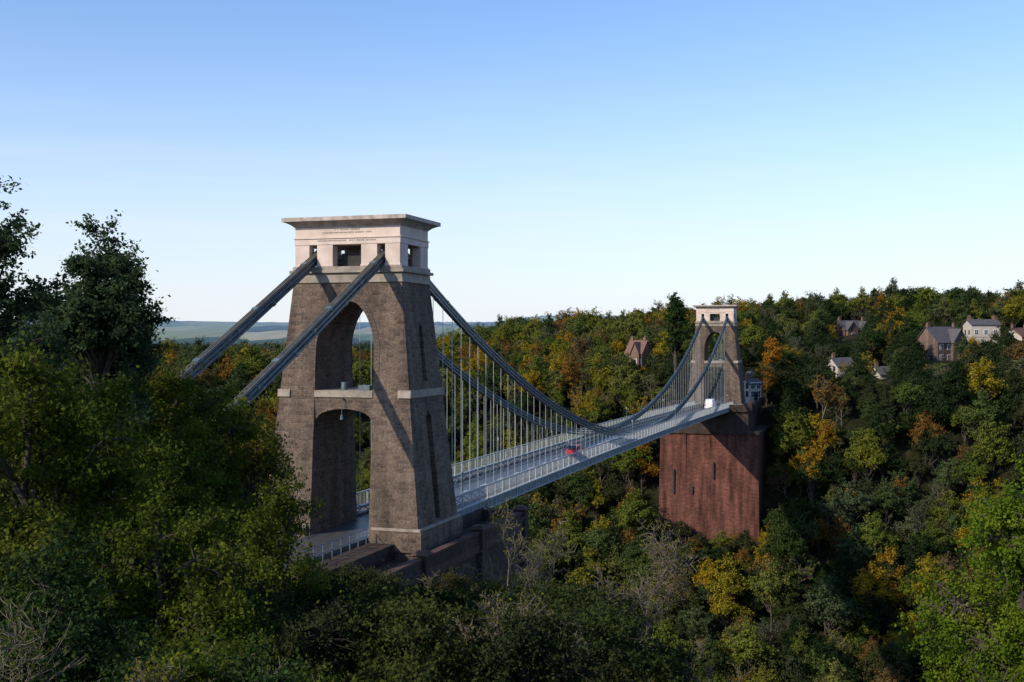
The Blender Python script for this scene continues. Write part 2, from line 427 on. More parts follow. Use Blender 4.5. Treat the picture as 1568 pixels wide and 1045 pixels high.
# ------------------------------------------------------------------ vehicles
def vehicle(name, u, v, z, L, W, H, body, kind, head=1):
    e = empty(name, (*uv2w(u, v), z), ANG+(0 if head > 0 else math.pi))
    mb = MB()
    if kind == 'car':
        prof = [(-.5, .22), (-.5, .52), (-.46, .62), (-.36, .66), (-.24, .97), (-.05, 1.0), (.12, .97), (.27, .66), (.46, .56), (.5, .42), (.5, .2)]
    else:
        prof = [(-.5, .18), (-.5, .95), (-.47, 1.0), (.2, 1.0), (.27, .96), (.38, .58), (.48, .48), (.5, .38), (.5, .18)]
    lo2 = [(x*L, -W/2+(.14 if z_ > .62 else 0), z_*H) for x, z_ in prof]; hi2 = [(x*L, W/2-(.14 if z_ > .62 else 0), z_*H) for x, z_ in prof]
    mb.ring(lo2, hi2, 0)
    ob = mb.build('body', [body], e, .05)
    mb = MB()
    for s in (-1, 1):
        for x in (-.31*L, .31*L):
            mb.tube((x, s*(W/2-.2), .32), (x, s*(W/2+.02), .32), .33, .33, 16, 0); mb.tube((x, s*(W/2+.02), .32), (x, s*(W/2+.03), .32), .18, .16, 12, 1)
        if kind == 'car':
            q = [(-.27, .69), (-.2, .93), (.1, .93), (.22, .69)]
        else:
            q = [(.06, .62), (.06, .9), (.22, .9), (.31, .62)]
        a = [(x*L, s*(W/2-.3), z_*H) for x, z_ in q]; b = [(x*L, s*(W/2-.12), z_*H) for x, z_ in q]
        mb.ring(a, b, 2)
    if kind == 'car':
        mb.ring([(.145*L, -W*.38, .93*H), (.265*L, -W*.42, .69*H), (.265*L, W*.42, .69*H), (.145*L, W*.38, .93*H)], [(.165*L, -W*.38, .95*H), (.285*L, -W*.42, .70*H), (.285*L, W*.42, .70*H), (.165*L, W*.38, .95*H)], 2)
        mb.ring([(-.27*L, -W*.38, .93*H), (-.36*L, -W*.42, .7*H), (-.36*L, W*.42, .7*H), (-.27*L, W*.38, .93*H)], [(-.25*L, -W*.38, .95*H), (-.375*L, -W*.42, .7*H), (-.375*L, W*.42, .7*H), (-.25*L, W*.38, .95*H)], 2)
    for s in (-1, 1):
        mb.box(-.505*L, -.49*L, s*W*.4-.12, s*W*.4+.12, .42*H, .52*H, 3); mb.box(.485*L, .503*L, s*W*.38-.15, s*W*.38+.15, .4*H, .48*H, 1)
    mb.build('wheels_glass_lamps', [plain('tyre', (.015,)*3, (.025,)*3), M_ironlite, M_glass, plain('tail_lamp', (.4, .02, .02), (.5, .03, .03))], e)
M_redcar = plain('red_car_paint', (.42, .015, .03), (.46, .02, .035), 1, .3)
vehicle('red_car', 66, 1.25, DK(66)+.01, 4.0, 1.75, 1.5, M_redcar, 'car')
vehicle('white_van', 194, 1.3, DK(194)+.01, 5.4, 2.0, 2.6, M_white, 'van')
vehicle('silver_car', 8.5, -1.3, .01+DK(8.5), 4.3, 1.8, 1.45, plain('silver_paint', (.4,)*3, (.45,)*3, 1, .3), 'car', -1)

mb = MB()
for s in (-1, 1):
    y = s*2.9
    for zz in (.45, 1.05): mb.bar((-16, y, zz-.1), (-5.5, y, zz-.1), .05, .05, 0)
    for i in range(8): mb.bar((-16+i*1.5, y, -.27), (-16+i*1.5, y, .97), .06, .06, 0)
rl = mb.build('approach_railing', [plain('blue_paint', (.04, .08, .13), (.06, .12, .18))], None)
rl.location = (CX, CY, 0); rl.rotation_euler = (0, 0, ANG)

# ------------------------------------------------------------------ houses
def house(name, x, y, z, w, d, h, roof, wall, tile, rz=0., storeys=2, bays=3, gables=0, chimneys=2):
    e = empty(name, (x, y, z), rz)
    mb = MB(); mb.box(-w/2, w/2, -d/2, d/2, -6, h, 0)
    mb.ring([(-w/2, -d/2, h), (-w/2, d/2, h), (-w/2, 0, h+roof-.15)], [(w/2, -d/2, h), (w/2, d/2, h), (w/2, 0, h+roof-.15)], 0)
    mb.box(-w/2-.06, w/2+.06, -d/2-.06, d/2+.06, h*.5-.08, h*.5+.1, 1)
    mb.build('walls', [wall, M_buff], e)
    mb = MB(); o = .45
    for s in (-1, 1):
        a = [(-w/2-o, s*(d/2+o), h-.35), (w/2+o, s*(d/2+o), h-.35), (w/2+o, 0, h+roof), (-w/2-o, 0, h+roof)]
        b = [(p[0], p[1], p[2]+.2) for p in a]; mb.ring(a, b, 0)
    if gables:
        for g in range(gables):
            gx = -w/2+w*(g+.5)/gables if gables > 1 else w*.18
            gw = w/gables*.38 if gables > 1 else w*.24
            for s in (-1, 1):
                a = [(gx+s*(gw+.3), -d/2-1.5, h-.4), (gx, -d/2-1.5, h+roof*.85), (gx, 0, h+roof*.85), (gx+s*(gw+.3), 0, h-.4)]
                mb.ring(a, [(p[0], p[1], p[2]+.22) for p in a], 0)
    mb.build('roof', [tile], e)
    if gables:
        mb = MB()
        for g in range(gables):
            gx = -w/2+w*(g+.5)/gables if gables > 1 else w*.18
            gw = w/gables*.38 if gables > 1 else w*.24
            mb.box(gx-gw, gx+gw, -d/2-1.1, -d/2+.0, -6, h-.3, 0)
            mb.ring([(gx-gw, -d/2-1.1, h-.3), (gx+gw, -d/2-1.1, h-.3), (gx, -d/2-1.1, h+roof*.8)], [(gx-gw, 0, h-.3), (gx+gw, 0, h-.3), (gx, 0, h+roof*.8)], 0)
            for st in range(storeys):
                z0 = h/storeys*st+.9
                mb.box(gx-.75, gx+.75, -d/2-1.16, -d/2-1.09, z0-.1, z0+1.7, 1); mb.box(gx-.6, gx+.6, -d/2-1.18, -d/2-1.1, z0, z0+1.55, 2)
        mb.build('gable_bays', [wall, M_white, M_glass], e)
    mb = MB()
    for st in range(storeys):
        z0 = h/storeys*st+.9
        for b in range(bays):
            bx = -w/2+w*(b+.5)/bays
            mb.box(bx-.75, bx+.75, -d/2-.05, -d/2+.05, z0-.12, z0+1.75, 0); mb.box(bx-.6, bx+.6, -d/2-.07, -d/2, z0, z0+1.6, 1)
            mb.box(bx-.03, bx+.03, -d/2-.09, -d/2, z0, z0+1.6, 0); mb.box(bx-.6, bx+.6, -d/2-.088, -d/2, z0+.78, z0+.84, 0)
        for sx in (-1, 1):
            for by in (-d*.22, d*.22):
                mb.box(min(sx*(w/2-.02), sx*(w/2+.06)), max(sx*(w/2-.02), sx*(w/2+.06)), by-.55, by+.55, z0, z0+1.6, 1)
    mb.box(-.55, .55, -d/2-.1, -d/2, 0, 2.2, 1)
    mb.build('windows_and_door', [M_white, M_glass], e)
    mb = MB()
    for c in range(chimneys):
        cx = (-w/2+.7) if c == 0 else (w/2-.7 if c == 1 else 0)
        mb.box(cx-.5, cx+.5, -.4, .4, h+roof*.3, h+roof+1.1, 0); mb.box(cx-.58, cx+.58, -.48, .48, h+roof+1.101, h+roof+1.25, 0)
        for q in (-.28, .0, .28): mb.tube((cx+q, 0, h+roof+1.25), (cx+q, 0, h+roof+1.7), .12, .1, 8, 1)
    mb.build('chimneys', [M_brick, M_tile], e)
HOUSES = []
def H(name, b, d, ztop, w, dp, h, roof, wall, tile, rz, **k):
    x = b*d; y = d; z = ztop-h-roof
    HOUSES.append((x, y, max(w, dp), z+h*.42))
    house(name, x, y, z, w, dp, h, roof, wall, tile, rz, **k)
H('gabled_villa', .3655, 390, 20.5, 13, 10, 10, 5, masonry('villa_stone', (.20, .135, .11), (.16, .10, .085), (.16, .13, .11), .5, .2), M_slate, .45, gables=1, storeys=3, bays=4)
H('rendered_house', .400, 415, 23.4, 10, 8, 9, 1.6, M_render, M_slate, .0, storeys=2, bays=3)
H('stone_house', .432, 420, 20.5, 9, 8, 7, 3, M_render, M_tile, .6, storeys=2, bays=3)
H('white_cottage', .318, 385, 7.5, 8, 6, 5, 2.4, M_render, M_slate, .3, storeys=1, bays=3, chimneys=1)
H('terrace_house', .289, 470, 24.0, 13, 8, 8, 3.5, M_brick, M_slate, .4, gables=2)
H('brick_house', .108, 400, 16.0, 6.5, 6, 9, 4.2, M_brick, M_tile, -.7, gables=1, storeys=2, bays=3, chimneys=2)
H('small_cottage', .280, 375, 10.5, 7, 6, 5, 2.6, M_render, M_slate, .4, chimneys=1)
H('toll_house', .2035, 318, 5.6, 4, 4, 4.5, 1.2, M_render, M_slate, .5, bays=2, chimneys=1)

# ------------------------------------------------------------------ terrain
def warp(n, a, ext):
    t = np.linspace(-1, 1, n); k = math.asinh(ext/a); return a*np.sinh(t*k)
gx = warp(460, 100, 14000)+0; gy = warp(460, 100, 14000)+75
Xg, Yg = np.meshgrid(gx, gy); Zg = terr(Xg, Yg)
n = len(gx); V = np.stack([Xg, Yg, Zg], -1).reshape(-1, 3)
me = bpy.data.meshes.new('terrain')
idx = np.arange(n*n).reshape(n, n)
F = np.stack([idx[:-1, :-1], idx[:-1, 1:], idx[1:, 1:], idx[1:, :-1]], -1).reshape(-1, 4)
me.vertices.add(n*n); me.vertices.foreach_set('co', V.reshape(-1).astype(np.float32))
me.loops.add(len(F)*4); me.loops.foreach_set('vertex_index', F.reshape(-1).astype(np.int32))
me.polygons.add(len(F)); me.polygons.foreach_set('loop_start', np.arange(len(F), dtype=np.int32)*4)
me.polygons.foreach_set('use_smooth', np.ones(len(F), bool))
me.update(calc_edges=True)
m, nt, o = mat('ground_cover_haze_tint'); L = nt.links
tc = N(nt, 'ShaderNodeTexCoord')
nz = N(nt, 'ShaderNodeTexNoise'); nz.inputs['Scale'].default_value = .3; nz.inputs['Detail'].default_value = 10; L.new(tc.outputs['Object'], nz.inputs['Vector'])
r1 = ramp(nt, [(.35, (.008, .010, .004)), (.55, (.018, .02, .008)), (.7, (.035, .03, .016))]); L.new(nz.outputs['Fac'], r1.inputs[0])
mpv = N(nt, 'ShaderNodeMapping'); mpv.inputs['Scale'].default_value = (1, .35, 1); L.new(tc.outputs['Object'], mpv.inputs[0])
vo = N(nt, 'ShaderNodeTexVoronoi'); vo.inputs['Scale'].default_value = .0042; L.new(mpv.outputs[0], vo.inputs['Vector'])
sep = N(nt, 'ShaderNodeSeparateColor'); L.new(vo.outputs['Color'], sep.inputs[0])
r2 = ramp(nt, [(0, (.015, .03, .025)), (.4, (.03, .06, .04)), (.55, (.12, .17, .08)), (.8, (.20, .22, .10)), (1, (.33, .30, .18))]); L.new(sep.outputs[0], r2.inputs[0])
sx = N(nt, 'ShaderNodeSeparateXYZ'); L.new(tc.outputs['Object'], sx.inputs[0])
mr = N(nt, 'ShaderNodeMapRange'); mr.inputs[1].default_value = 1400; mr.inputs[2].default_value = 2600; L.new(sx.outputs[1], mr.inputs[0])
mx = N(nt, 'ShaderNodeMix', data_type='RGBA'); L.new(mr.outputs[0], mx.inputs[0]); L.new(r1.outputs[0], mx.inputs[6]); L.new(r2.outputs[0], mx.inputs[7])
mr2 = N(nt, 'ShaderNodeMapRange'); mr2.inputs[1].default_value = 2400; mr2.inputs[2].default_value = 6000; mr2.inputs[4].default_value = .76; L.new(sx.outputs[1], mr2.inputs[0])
mx2 = N(nt, 'ShaderNodeMix', data_type='RGBA'); L.new(mr2.outputs[0], mx2.inputs[0]); L.new(mx.outputs[2], mx2.inputs[6]); mx2.inputs[7].default_value = (.19, .29, .41, 1)  # bluish aerial haze put into the ground colour, growing with distance
p = N(nt, 'ShaderNodeBsdfPrincipled'); p.inputs['Roughness'].default_value = .95; L.new(mx2.outputs[2], p.inputs['Base Color'])
p.inputs['Specular IOR Level'].default_value = .1
L.new(p.outputs[0], o.inputs[0])
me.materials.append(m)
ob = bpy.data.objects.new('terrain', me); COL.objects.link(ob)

def road(name, u0, u1):
    mb = MB(); n = 40
    for i in range(n):
        a = u0+(u1-u0)*i/n; b = u0+(u1-u0)*(i+1)/n
        def Z(u):
            x, y = uv2w(u, 0); return max(float(terr(x, y)), -3 if u > 0 else 0)+.06
        za, zb = Z(a), Z(b)
        mb.ring([(a, -3, za-.05), (b, -3, zb-.05), (b, 3, zb-.05), (a, 3, za-.05)], [(a, -3, za), (b, -3, zb), (b, 3, zb), (a, 3, za)], 0)
        for s in (-1, 1):
            y0, y1 = sorted((s*3.001, s*5)); mb.ring([(a, y0, za-.05), (b, y0, zb-.05), (b, y1, zb-.05), (a, y1, za-.05)], [(a, y0, za+.12), (b, y0, zb+.12), (b, y1, zb+.12), (a, y1, za+.12)], 1)
    o = mb.build(name, [M_road, M_foot]); o.location = (CX, CY, 0); o.rotation_euler = (0, 0, ANG)
road('approach_road', -140, -36.01)
road('far_road', 232, 330)
mb = MB()
mb.box(62, 122, -900, 900, -73.2, -73, 0)
rv = mb.build('river', [plain('river_water', (.05, .045, .035), (.08, .07, .055), .05, .15)]); rv.location = (CX, CY, 0); rv.rotation_euler = (0, 0, ANG)

# ------------------------------------------------------------------ trees
def nrm(a): return a/np.maximum(np.linalg.norm(a, axis=-1, keepdims=True), 1e-9)
def leafquads(rng, c, out, size, bias=.8, asp=.6):
    k = len(c)
    nn = nrm(out*bias+rng.normal(size=(k, 3))*.6); t = nrm(np.cross(nn, rng.normal(size=(k, 3)))); b = np.cross(nn, t)
    Lh = (size*(.6+.8*rng.rand(k, 1)))/2; W = Lh*asp
    return np.stack([c-t*Lh, c+b*W, c+t*Lh, c-b*W], 1)
def tubes(P, Q, r0, r1, n=5):
    P = np.asarray(P, float); Q = np.asarray(Q, float); r0 = np.asarray(r0, float)[:, None]; r1 = np.asarray(r1, float)[:, None]
    d = nrm(Q-P); ref = np.where(np.abs(d[:, 2:3]) < .9, np.array([[0, 0, 1.]]), np.array([[1., 0, 0]]))
    a = nrm(np.cross(d, ref)); b = np.cross(d, a); out = []
    for i in range(n):
        t0 = 2*math.pi*i/n; t1 = 2*math.pi*(i+1)/n
        o0 = a*math.cos(t0)+b*math.sin(t0); o1 = a*math.cos(t1)+b*math.sin(t1)
        out.append(np.stack([P+o0*r0, P+o1*r0, Q+o1*r1, Q+o0*r1], 1))
    return np.concatenate(out)
def wig(rng, P, Q, r0, r1, k, amp):
    P = np.array(P, float); Q = np.array(Q, float); ts = np.linspace(0, 1, k+1)
    pts = P+(Q-P)*ts[:, None]; L = np.linalg.norm(Q-P)
    off = rng.normal(size=(k+1, 3))*amp*L; off[0] = 0; off[-1] = 0; pts = pts+off
    rr = r0+(r1-r0)*ts
    return pts[:-1], pts[1:], rr[:-1], rr[1:]
def tree_mesh(name, seed, Ht, Rx, Rz, lobes, sprays, leaves, sr, leaf, mats, bias=.8, twigs=True, trunk=None, flat=.7, lr=(.30, .2), fringe=0., cone=0.):
    rng = np.random.RandomState(seed)
    c = np.array([0, 0, Ht-Rz])
    dirs = nrm(rng.normal(size=(lobes, 3))); dirs[:, 2] = np.abs(dirs[:, 2])*1.1-.35; dirs = nrm(dirs)
    rad = .25+.5*rng.rand(lobes, 1)**.6
    Lc = c+dirs*rad*np.array([Rx, Rx, Rz]); Lc[0] = c+np.array([0, 0, Rz*.72])
    if cone:
        t = 1-cone*np.clip((Lc[:, 2]-c[2])/Rz, 0, 1); Lc[:, :2] *= t[:, None]
    Lr = Rx*(lr[0]+lr[1]*rng.rand(lobes))
    li = rng.randint(0, lobes, sprays)
    sd = nrm(rng.normal(size=(sprays, 3))+np.array([0, 0, .15]))
    rr_ = (rng.rand(sprays)**.33)*(1+fringe*(rng.rand(sprays) < .3)*rng.rand(sprays))
    Sp = Lc[li]+sd*(Lr[li]*rr_)[:, None]*np.array([1, 1, flat+.15])
    w = rng.rand(sprays)**1.2+.12; w /= w.sum()
    k = rng.choice(sprays, leaves, p=w)
    ax = nrm(sd+rng.normal(size=(sprays, 3))*.4)
    along = rng.normal(size=(leaves, 1))
    lp = Sp[k]+rng.normal(size=(leaves, 3))*sr*.6*np.array([1, 1, .6])+ax[k]*along*sr*1.1
    out = nrm(nrm(lp-Lc[li[k]])*.7+nrm(lp-c)*.5+np.array([0, 0, .25]))
    Q = leafquads(rng, lp, out, leaf, bias)
    P0, P1, R0, R1 = [], [], [], []
    def add(t):
        P0.append(t[0]); P1.append(t[1]); R0.append(t[2]); R1.append(t[3])
    tr = trunk or Ht*.016+.03
    top = c+np.array([0, 0, Rz*.5])
    add(wig(rng, (0, 0, -1.5), top, tr, tr*.25, 8, .012))
    for i in range(lobes):
        z0 = max(Ht*.18, Lc[i][2]-Rx*.9); base = np.array([0, 0, min(z0, top[2])])
        add(wig(rng, base, Lc[i], tr*.45, tr*.12, 5, .04))
    if twigs:
        for j in range(min(sprays, twigs if twigs > 1 else sprays)):
            add(wig(rng, Lc[li[j]], Sp[j], tr*.1, tr*.03, 3, .06))
    B = tubes(np.concatenate(P0), np.concatenate(P1), np.concatenate(R0), np.concatenate(R1), 5)
    V = np.concatenate([B, Q]); mi = np.concatenate([np.zeros(len(B)), np.ones(len(Q))])
    return qmesh(name, V, mi, mats)
def bare_mesh(name, seed, Ht, spread, mats, r0=.09, levels=4, nleaf=0, leaf=.08, kids=6, up=.25, rmin=.006):
    rng = np.random.RandomState(seed); P0, P1, R0, R1, tips = [], [], [], [], []
    def grow(p, d, L, r, lv):
        k = 4; q = p
        nodes = [p]
        for i in range(k):
            d = nrm(d+rng.normal(size=3)*.16+np.array([0, 0, .05])); q2 = q+d*L/k
            ra = r*(1-.7*i/k); rb = r*(1-.7*(i+1)/k)
            P0.append(q); P1.append(q2); R0.append(ra); R1.append(rb); nodes.append(q2); q = q2
            if lv >= levels-1: tips.append(q2)
        if lv < levels:
            for c in range(kids):
                t = .25+.75*(c+rng.rand())/kids; j = min(int(t*k), k-1); b = nodes[j]+(nodes[j+1]-nodes[j])*(t*k-j)
                nd = nrm(d*.7+nrm(rng.normal(size=3))*spread+np.array([0, 0, up])); grow(b, nd, L*(.42+.25*rng.rand())*(1.1-.4*t), r*.45, lv+1)
    grow(np.array([0, 0, -1.]), np.array([0, 0, 1.]), Ht*.75, r0, 0)
    B = tubes(P0, P1, np.maximum(R0, rmin), np.maximum(R1, rmin*.8), 4); mi = np.zeros(len(B)); V = B
    if nleaf:
        tips = np.array(tips); k = rng.randint(0, len(tips), nleaf); lp = tips[k]+rng.normal(size=(nleaf, 3))*.07
        Q = leafquads(rng, lp, np.tile([[0, 0, 1.]], (nleaf, 1)), leaf, .6); V = np.concatenate([B, Q]); mi = np.concatenate([mi, np.ones(len(Q))])
    return qmesh(name, V, mi, mats)
def put(name, me, x, y, rz=0, s=1, z=None):
    o = bpy.data.objects.new(name, me); COL.objects.link(o)
    o.location = (x, y, float(terr(x, y)) if z is None else z); o.rotation_euler = (0, 0, rz); o.scale = (s, s, s); return o

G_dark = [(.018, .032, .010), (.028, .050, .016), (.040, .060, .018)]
G_olive = [(.035, .060, .010), (.072, .098, .014), (.13, .14, .02)]
G_lime = [(.055, .10, .010), (.10, .16, .014), (.17, .21, .022)]
L_tall = leafmat('leaves_tall', [(.035, .06, .03), (.05, .08, .037), (.065, .095, .042)], 1.0, .4)
L_mass = leafmat('leaves_mass', G_olive, .45, .4)
L_yell = leafmat('leaves_olive_yellow', [(.07, .08, .015), (.13, .13, .02), (.21, .18, .03)], .6, .4)
L_brn = leafmat('leaves_russet', [(.045, .05, .018), (.075, .07, .02), (.11, .085, .025)], .6, .4)
L_right = leafmat('leaves_lime', G_lime, .5, .4)
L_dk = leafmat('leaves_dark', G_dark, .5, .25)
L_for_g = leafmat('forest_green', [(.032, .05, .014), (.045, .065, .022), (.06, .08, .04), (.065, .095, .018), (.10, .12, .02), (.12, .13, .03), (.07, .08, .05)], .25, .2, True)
L_for_d = leafmat('forest_dark_shade_tone', [(.012, .024, .009), (.018, .031, .012), (.025, .04, .015), (.034, .046, .02), (.042, .046, .018)], .25, .2, True)  # dark greens; on the right far slope they paint its shade
L_for_a = leafmat('forest_autumn', [(.08, .10, .02), (.12, .13, .02), (.19, .165, .018), (.26, .18, .015), (.22, .115, .018), (.14, .08, .025), (.10, .085, .045)], .25, .25, True)
L_far = leafmat('forest_haze_tint', [(.04, .065, .055), (.05, .08, .06), (.07, .09, .06), (.09, .09, .055)], .25, .15, True)  # bluish distance haze put into the leaf colours
L_thk = leafmat('thicket_leaves', [(.014, .027, .009), (.022, .037, .012), (.034, .05, .015), (.05, .062, .018), (.026, .036, .016), (.06, .058, .02)], .5, .25, True)

forest = empty('forest')
variants = {}
def V_(key, me):
    variants[key] = (me, [])
for i in range(3):
    kw = dict(twigs=20, lr=(.22, .26), fringe=.3)
    V_('g%d' % i, tree_mesh('broadleaf_tree', 10+i, 11+i, 4.5, 5.6-.4*i, 15, 170, 6000, .45, .40, [M_bark, L_for_g], **kw))
    V_('d%d' % i, tree_mesh('shaded_tree', 30+i, 11.5, 4.4, 5.4, 15, 170, 5600, .45, .40, [M_bark, L_for_d], **kw))  # dark-leaved variant, its shaded look comes from leaf colour
    V_('a%d' % i, tree_mesh('autumn_tree', 50+i, 11+i, 4.3, 5.4, 14, 160, 5400, .45, .38, [M_bark, L_for_a], **kw))
    V_('h%d' % i, tree_mesh('hazy_tree', 70+i, 10, 5.6, 4.6, 9, 80, 1800, .7, .7, [M_bark, L_far], twigs=False))  # distant variant, haze tint is in the leaf colour
    V_('n%d' % i, tree_mesh('thicket_tree', 90+i, 11.5, 4.2, 5.4, 30, 620, 34000, .32, .19, [M_bark, L_thk], .6, lr=(.17, .2), fringe=.8))
V_('b0', bare_mesh('bare_tree', 5, 12, .9, [M_twig, L_for_g], .2, 4, 900, .4, 6))
V_('b1', bare_mesh('bare_tree', 6, 11, 1.0, [M_twig, L_for_a], .2, 4, 1300, .4, 6))
V_('t0', bare_mesh('bare_thicket', 7, 12, 1.0, [M_twig, L_yell], .16, 4, 2500, .17, 6, .25, .02))
rng = np.random.RandomState(77)
def addt(key, x, y, s, dz=0.):
    variants[key][1].append((x, y, float(terr(x, y))-.3+dz, s, rng.rand()*6.28))
d = 105.
while d < 2600:
    s = max(5.2, d*.0145)
    xs = np.arange(-.62*d, .62*d, s)
    for x in xs:
        xx = x+rng.uniform(-.5, .5)*s; yy = d+rng.uniform(-.5, .5)*s
        u, v = w2uv(xx, yy)
        if u < 108 and u > -200 and not (u < 50 and v < -13): continue
        if abs(v) < 13.5 and u < 50: continue
        if 197 < u < 240 and abs(v) < 15.5: continue
        if abs(v) < 6 and 235 < u < 330: continue
        zg = float(terr(xx, yy))
        ok = True; sc = rng.uniform(.55, 1.3)
        if u < 50: sc = rng.uniform(.75, 1.0)
        if 108 <= u < 200 and abs(v) < 14: sc = min(sc, (-7-zg)/12.)
        if 185 < u < 200 and abs(v) < 16: sc = min(sc, rng.uniform(.45, .75))
        for hx, hy, hw_, hz_ in HOUSES:
            if math.hypot(xx-hx, yy-hy) < hw_*.6+2.5: ok = False; break
            t = yy/hy
            if 0.78 < t < 1 and abs(xx-hx*t) < hw_*.5+1:
                lim = 15.9+(hz_-15.9)*t
                sc = min(sc, max((lim-zg)/11.5, .1))
        if not ok or sc < .15: continue
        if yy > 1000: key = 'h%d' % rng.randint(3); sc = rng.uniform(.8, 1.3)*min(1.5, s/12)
        else:
            if yy > 450: sc *= min(1.15, s/6)
            nz_ = wob(xx*.5+9, yy*.5)
            pa = .34+.5*nz_ if xx < 80 and u > 150 else .15+.12*nz_
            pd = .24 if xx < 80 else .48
            if u < 50: pa = .03; pd = .7
            if u > 225 and xx > 60 and yy < 420: pd = .80; pa = .07  # mostly dark-leaved trees: slope shade painted through leaf colour
            if 108 < u < 215 and xx > 30: pd = .25; pa = .22
            q = rng.rand()
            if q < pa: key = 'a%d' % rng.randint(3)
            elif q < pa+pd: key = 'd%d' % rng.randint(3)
            elif q < pa+pd+.1: key = 'b%d' % rng.randint(2)
            else: key = 'g%d' % rng.randint(3)
        addt(key, xx, yy, sc)
    d += s*.85
# thicket on the near rim and slope
d = 24.
while d < 128:
    s = 2.4 if d < 45 else 3.2
    for x in np.arange(-.55*d, .5*d, s):
        xx = x+rng.uniform(-.5, .5)*s; yy = d+rng.uniform(-.5, .5)*s
        u, v = w2uv(xx, yy); b = xx/yy
        if u > 62: continue
        if -14 < v < 11.2: continue
        if v < 0 and d > 100: continue
        zg = float(terr(xx, yy))
        sc = rng.uniform(.35, .7)
        if v < 0 or b < -.2: zt = 12.
        elif b < .09: zt = 15.9-rng.uniform(.182, .22)*yy
        else: zt = 15.9-rng.uniform(.27, .31)*yy
        if v > 0 and u > -6: zt = min(zt, -2.2)
        if v > 0 and -40 < u <= -6: sc = rng.uniform(.55, .9)
        if zg+11.5*sc > zt: sc = (zt-zg)/11.5
        if sc < .08: continue
        sc = min(sc, .9)
        q = rng.rand(); key = ('n%d' % rng.randint(3)) if q < .86 else 't0'
        addt(key, xx, yy, sc)
    d += s*.85
for key, (me, pts) in variants.items():
    if not pts: continue
    Q = []
    for (x, y, z, s, r) in pts:
        a = np.array([[math.cos(r+k*math.pi/2)*s*.7071+x, math.sin(r+k*math.pi/2)*s*.7071+y, z] for k in range(4)]); Q.append(a)
    im = qmesh('stand_'+key, np.array(Q), np.zeros(len(Q)), [])
    io = bpy.data.objects.new('stand_'+key, im); COL.objects.link(io); io.parent = forest
    io.instance_type = 'FACES'; io.use_instance_faces_scale = True; io.instance_faces_scale = 1.0
    io.show_instancer_for_render = False; io.show_instancer_for_viewport = False
    to = bpy.data.objects.new(me.name+'_source', me); COL.objects.link(to); to.parent = io

# ---- individual foreground trees
def near(name, b, dist, top, Rx, Rz, seed, lm, leaves, sprays=260, lobes=14, sr=.22, leaf=.11, bias=.6, **k):
    x = b*dist; y = dist; zg = float(terr(x, y)); Ht = top-zg
    me = tree_mesh(name, seed, Ht, Rx, Rz, lobes, sprays, leaves, sr, leaf, [M_bark, lm], bias, **k)
    return put(name, me, x, y, 0, 1, zg)
AIR = dict(lr=(.16, .18), fringe=.6, flat=.9)
near('tall_ash_tree', -.452, 30, 21.0, 2.1, 5.2, 101, L_tall, 26000, 440, 34, .17, .12, trunk=.13, cone=.25, **AIR)
near('alder_tree', -.352, 36, 20.0, 2.05, 3.7, 131, L_tall, 38000, 520, 40, .17, .12, trunk=.13, cone=.05, **AIR)
near('alder_tree', -.340, 37, 16.8, 2.3, 3.0, 132, L_tall, 20000, 360, 26, .2, .12, **AIR)
MS = dict(lr=(.16, .18), fringe=1.0, flat=.8)
near('hawthorn_tree', -.41, 25, 16.4, 3.2, 4.4, 103, L_mass, 52000, 560, 30, .22, .10, **MS)
near('hawthorn_tree', -.335, 31, 15.4, 3.1, 4.2, 108, L_mass, 52000, 560, 30, .22, .10, **MS)
near('field_maple_tree', -.40, 44, 17.6, 3.2, 5.0, 120, L_brn, 30000, 460, 30, .25, .12, **MS)
near('field_maple_tree', -.315, 43, 16.4, 3.0, 5.0, 121, L_brn, 26000, 460, 30, .25, .12, **MS)
near('field_maple_tree', -.285, 40, 15.8, 3.2, 5.0, 104, L_mass, 48000, 560, 30, .25, .12, **MS)
near('field_maple_tree', -.225, 45, 14.6, 2.6, 5.4, 105, L_yell, 24000, 420, 28, .24, .12, **MS)
near('hazel_tree', -.198, 38, 12.2, 2.5, 4.9, 106, L_mass, 30000, 420, 26, .24, .11, **MS)
near('hazel_tree', -.30, 24, 12.9, 2.6, 3.8, 107, L_mass, 42000, 460, 26, .2, .09, **MS)
near('hazel_tree', -.172, 34, 10.0, 2.3, 4.0, 109, L_mass, 30000, 400, 26, .22, .10, **MS)
near('hazel_tree', -.135, 33, 8.7, 2.1, 3.8, 122, L_yell, 20000, 340, 24, .22, .10, **MS)
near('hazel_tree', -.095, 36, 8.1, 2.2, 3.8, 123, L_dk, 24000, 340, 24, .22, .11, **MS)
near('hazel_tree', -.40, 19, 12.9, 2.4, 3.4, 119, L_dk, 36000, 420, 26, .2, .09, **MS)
near('sycamore_tree', .462, 40, 12.9, 4.9, 8.5, 110, L_right, 150000, 1200, 52, .25, .12, lr=(.26, .14), fringe=.35)
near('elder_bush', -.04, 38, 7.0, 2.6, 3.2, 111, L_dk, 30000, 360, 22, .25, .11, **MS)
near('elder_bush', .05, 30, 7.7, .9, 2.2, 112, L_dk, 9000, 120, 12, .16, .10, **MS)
near('elder_bush', -.1, 28, 7.8, 2.4, 2.8, 113, L_dk, 28000, 340, 22, .22, .10, **MS)
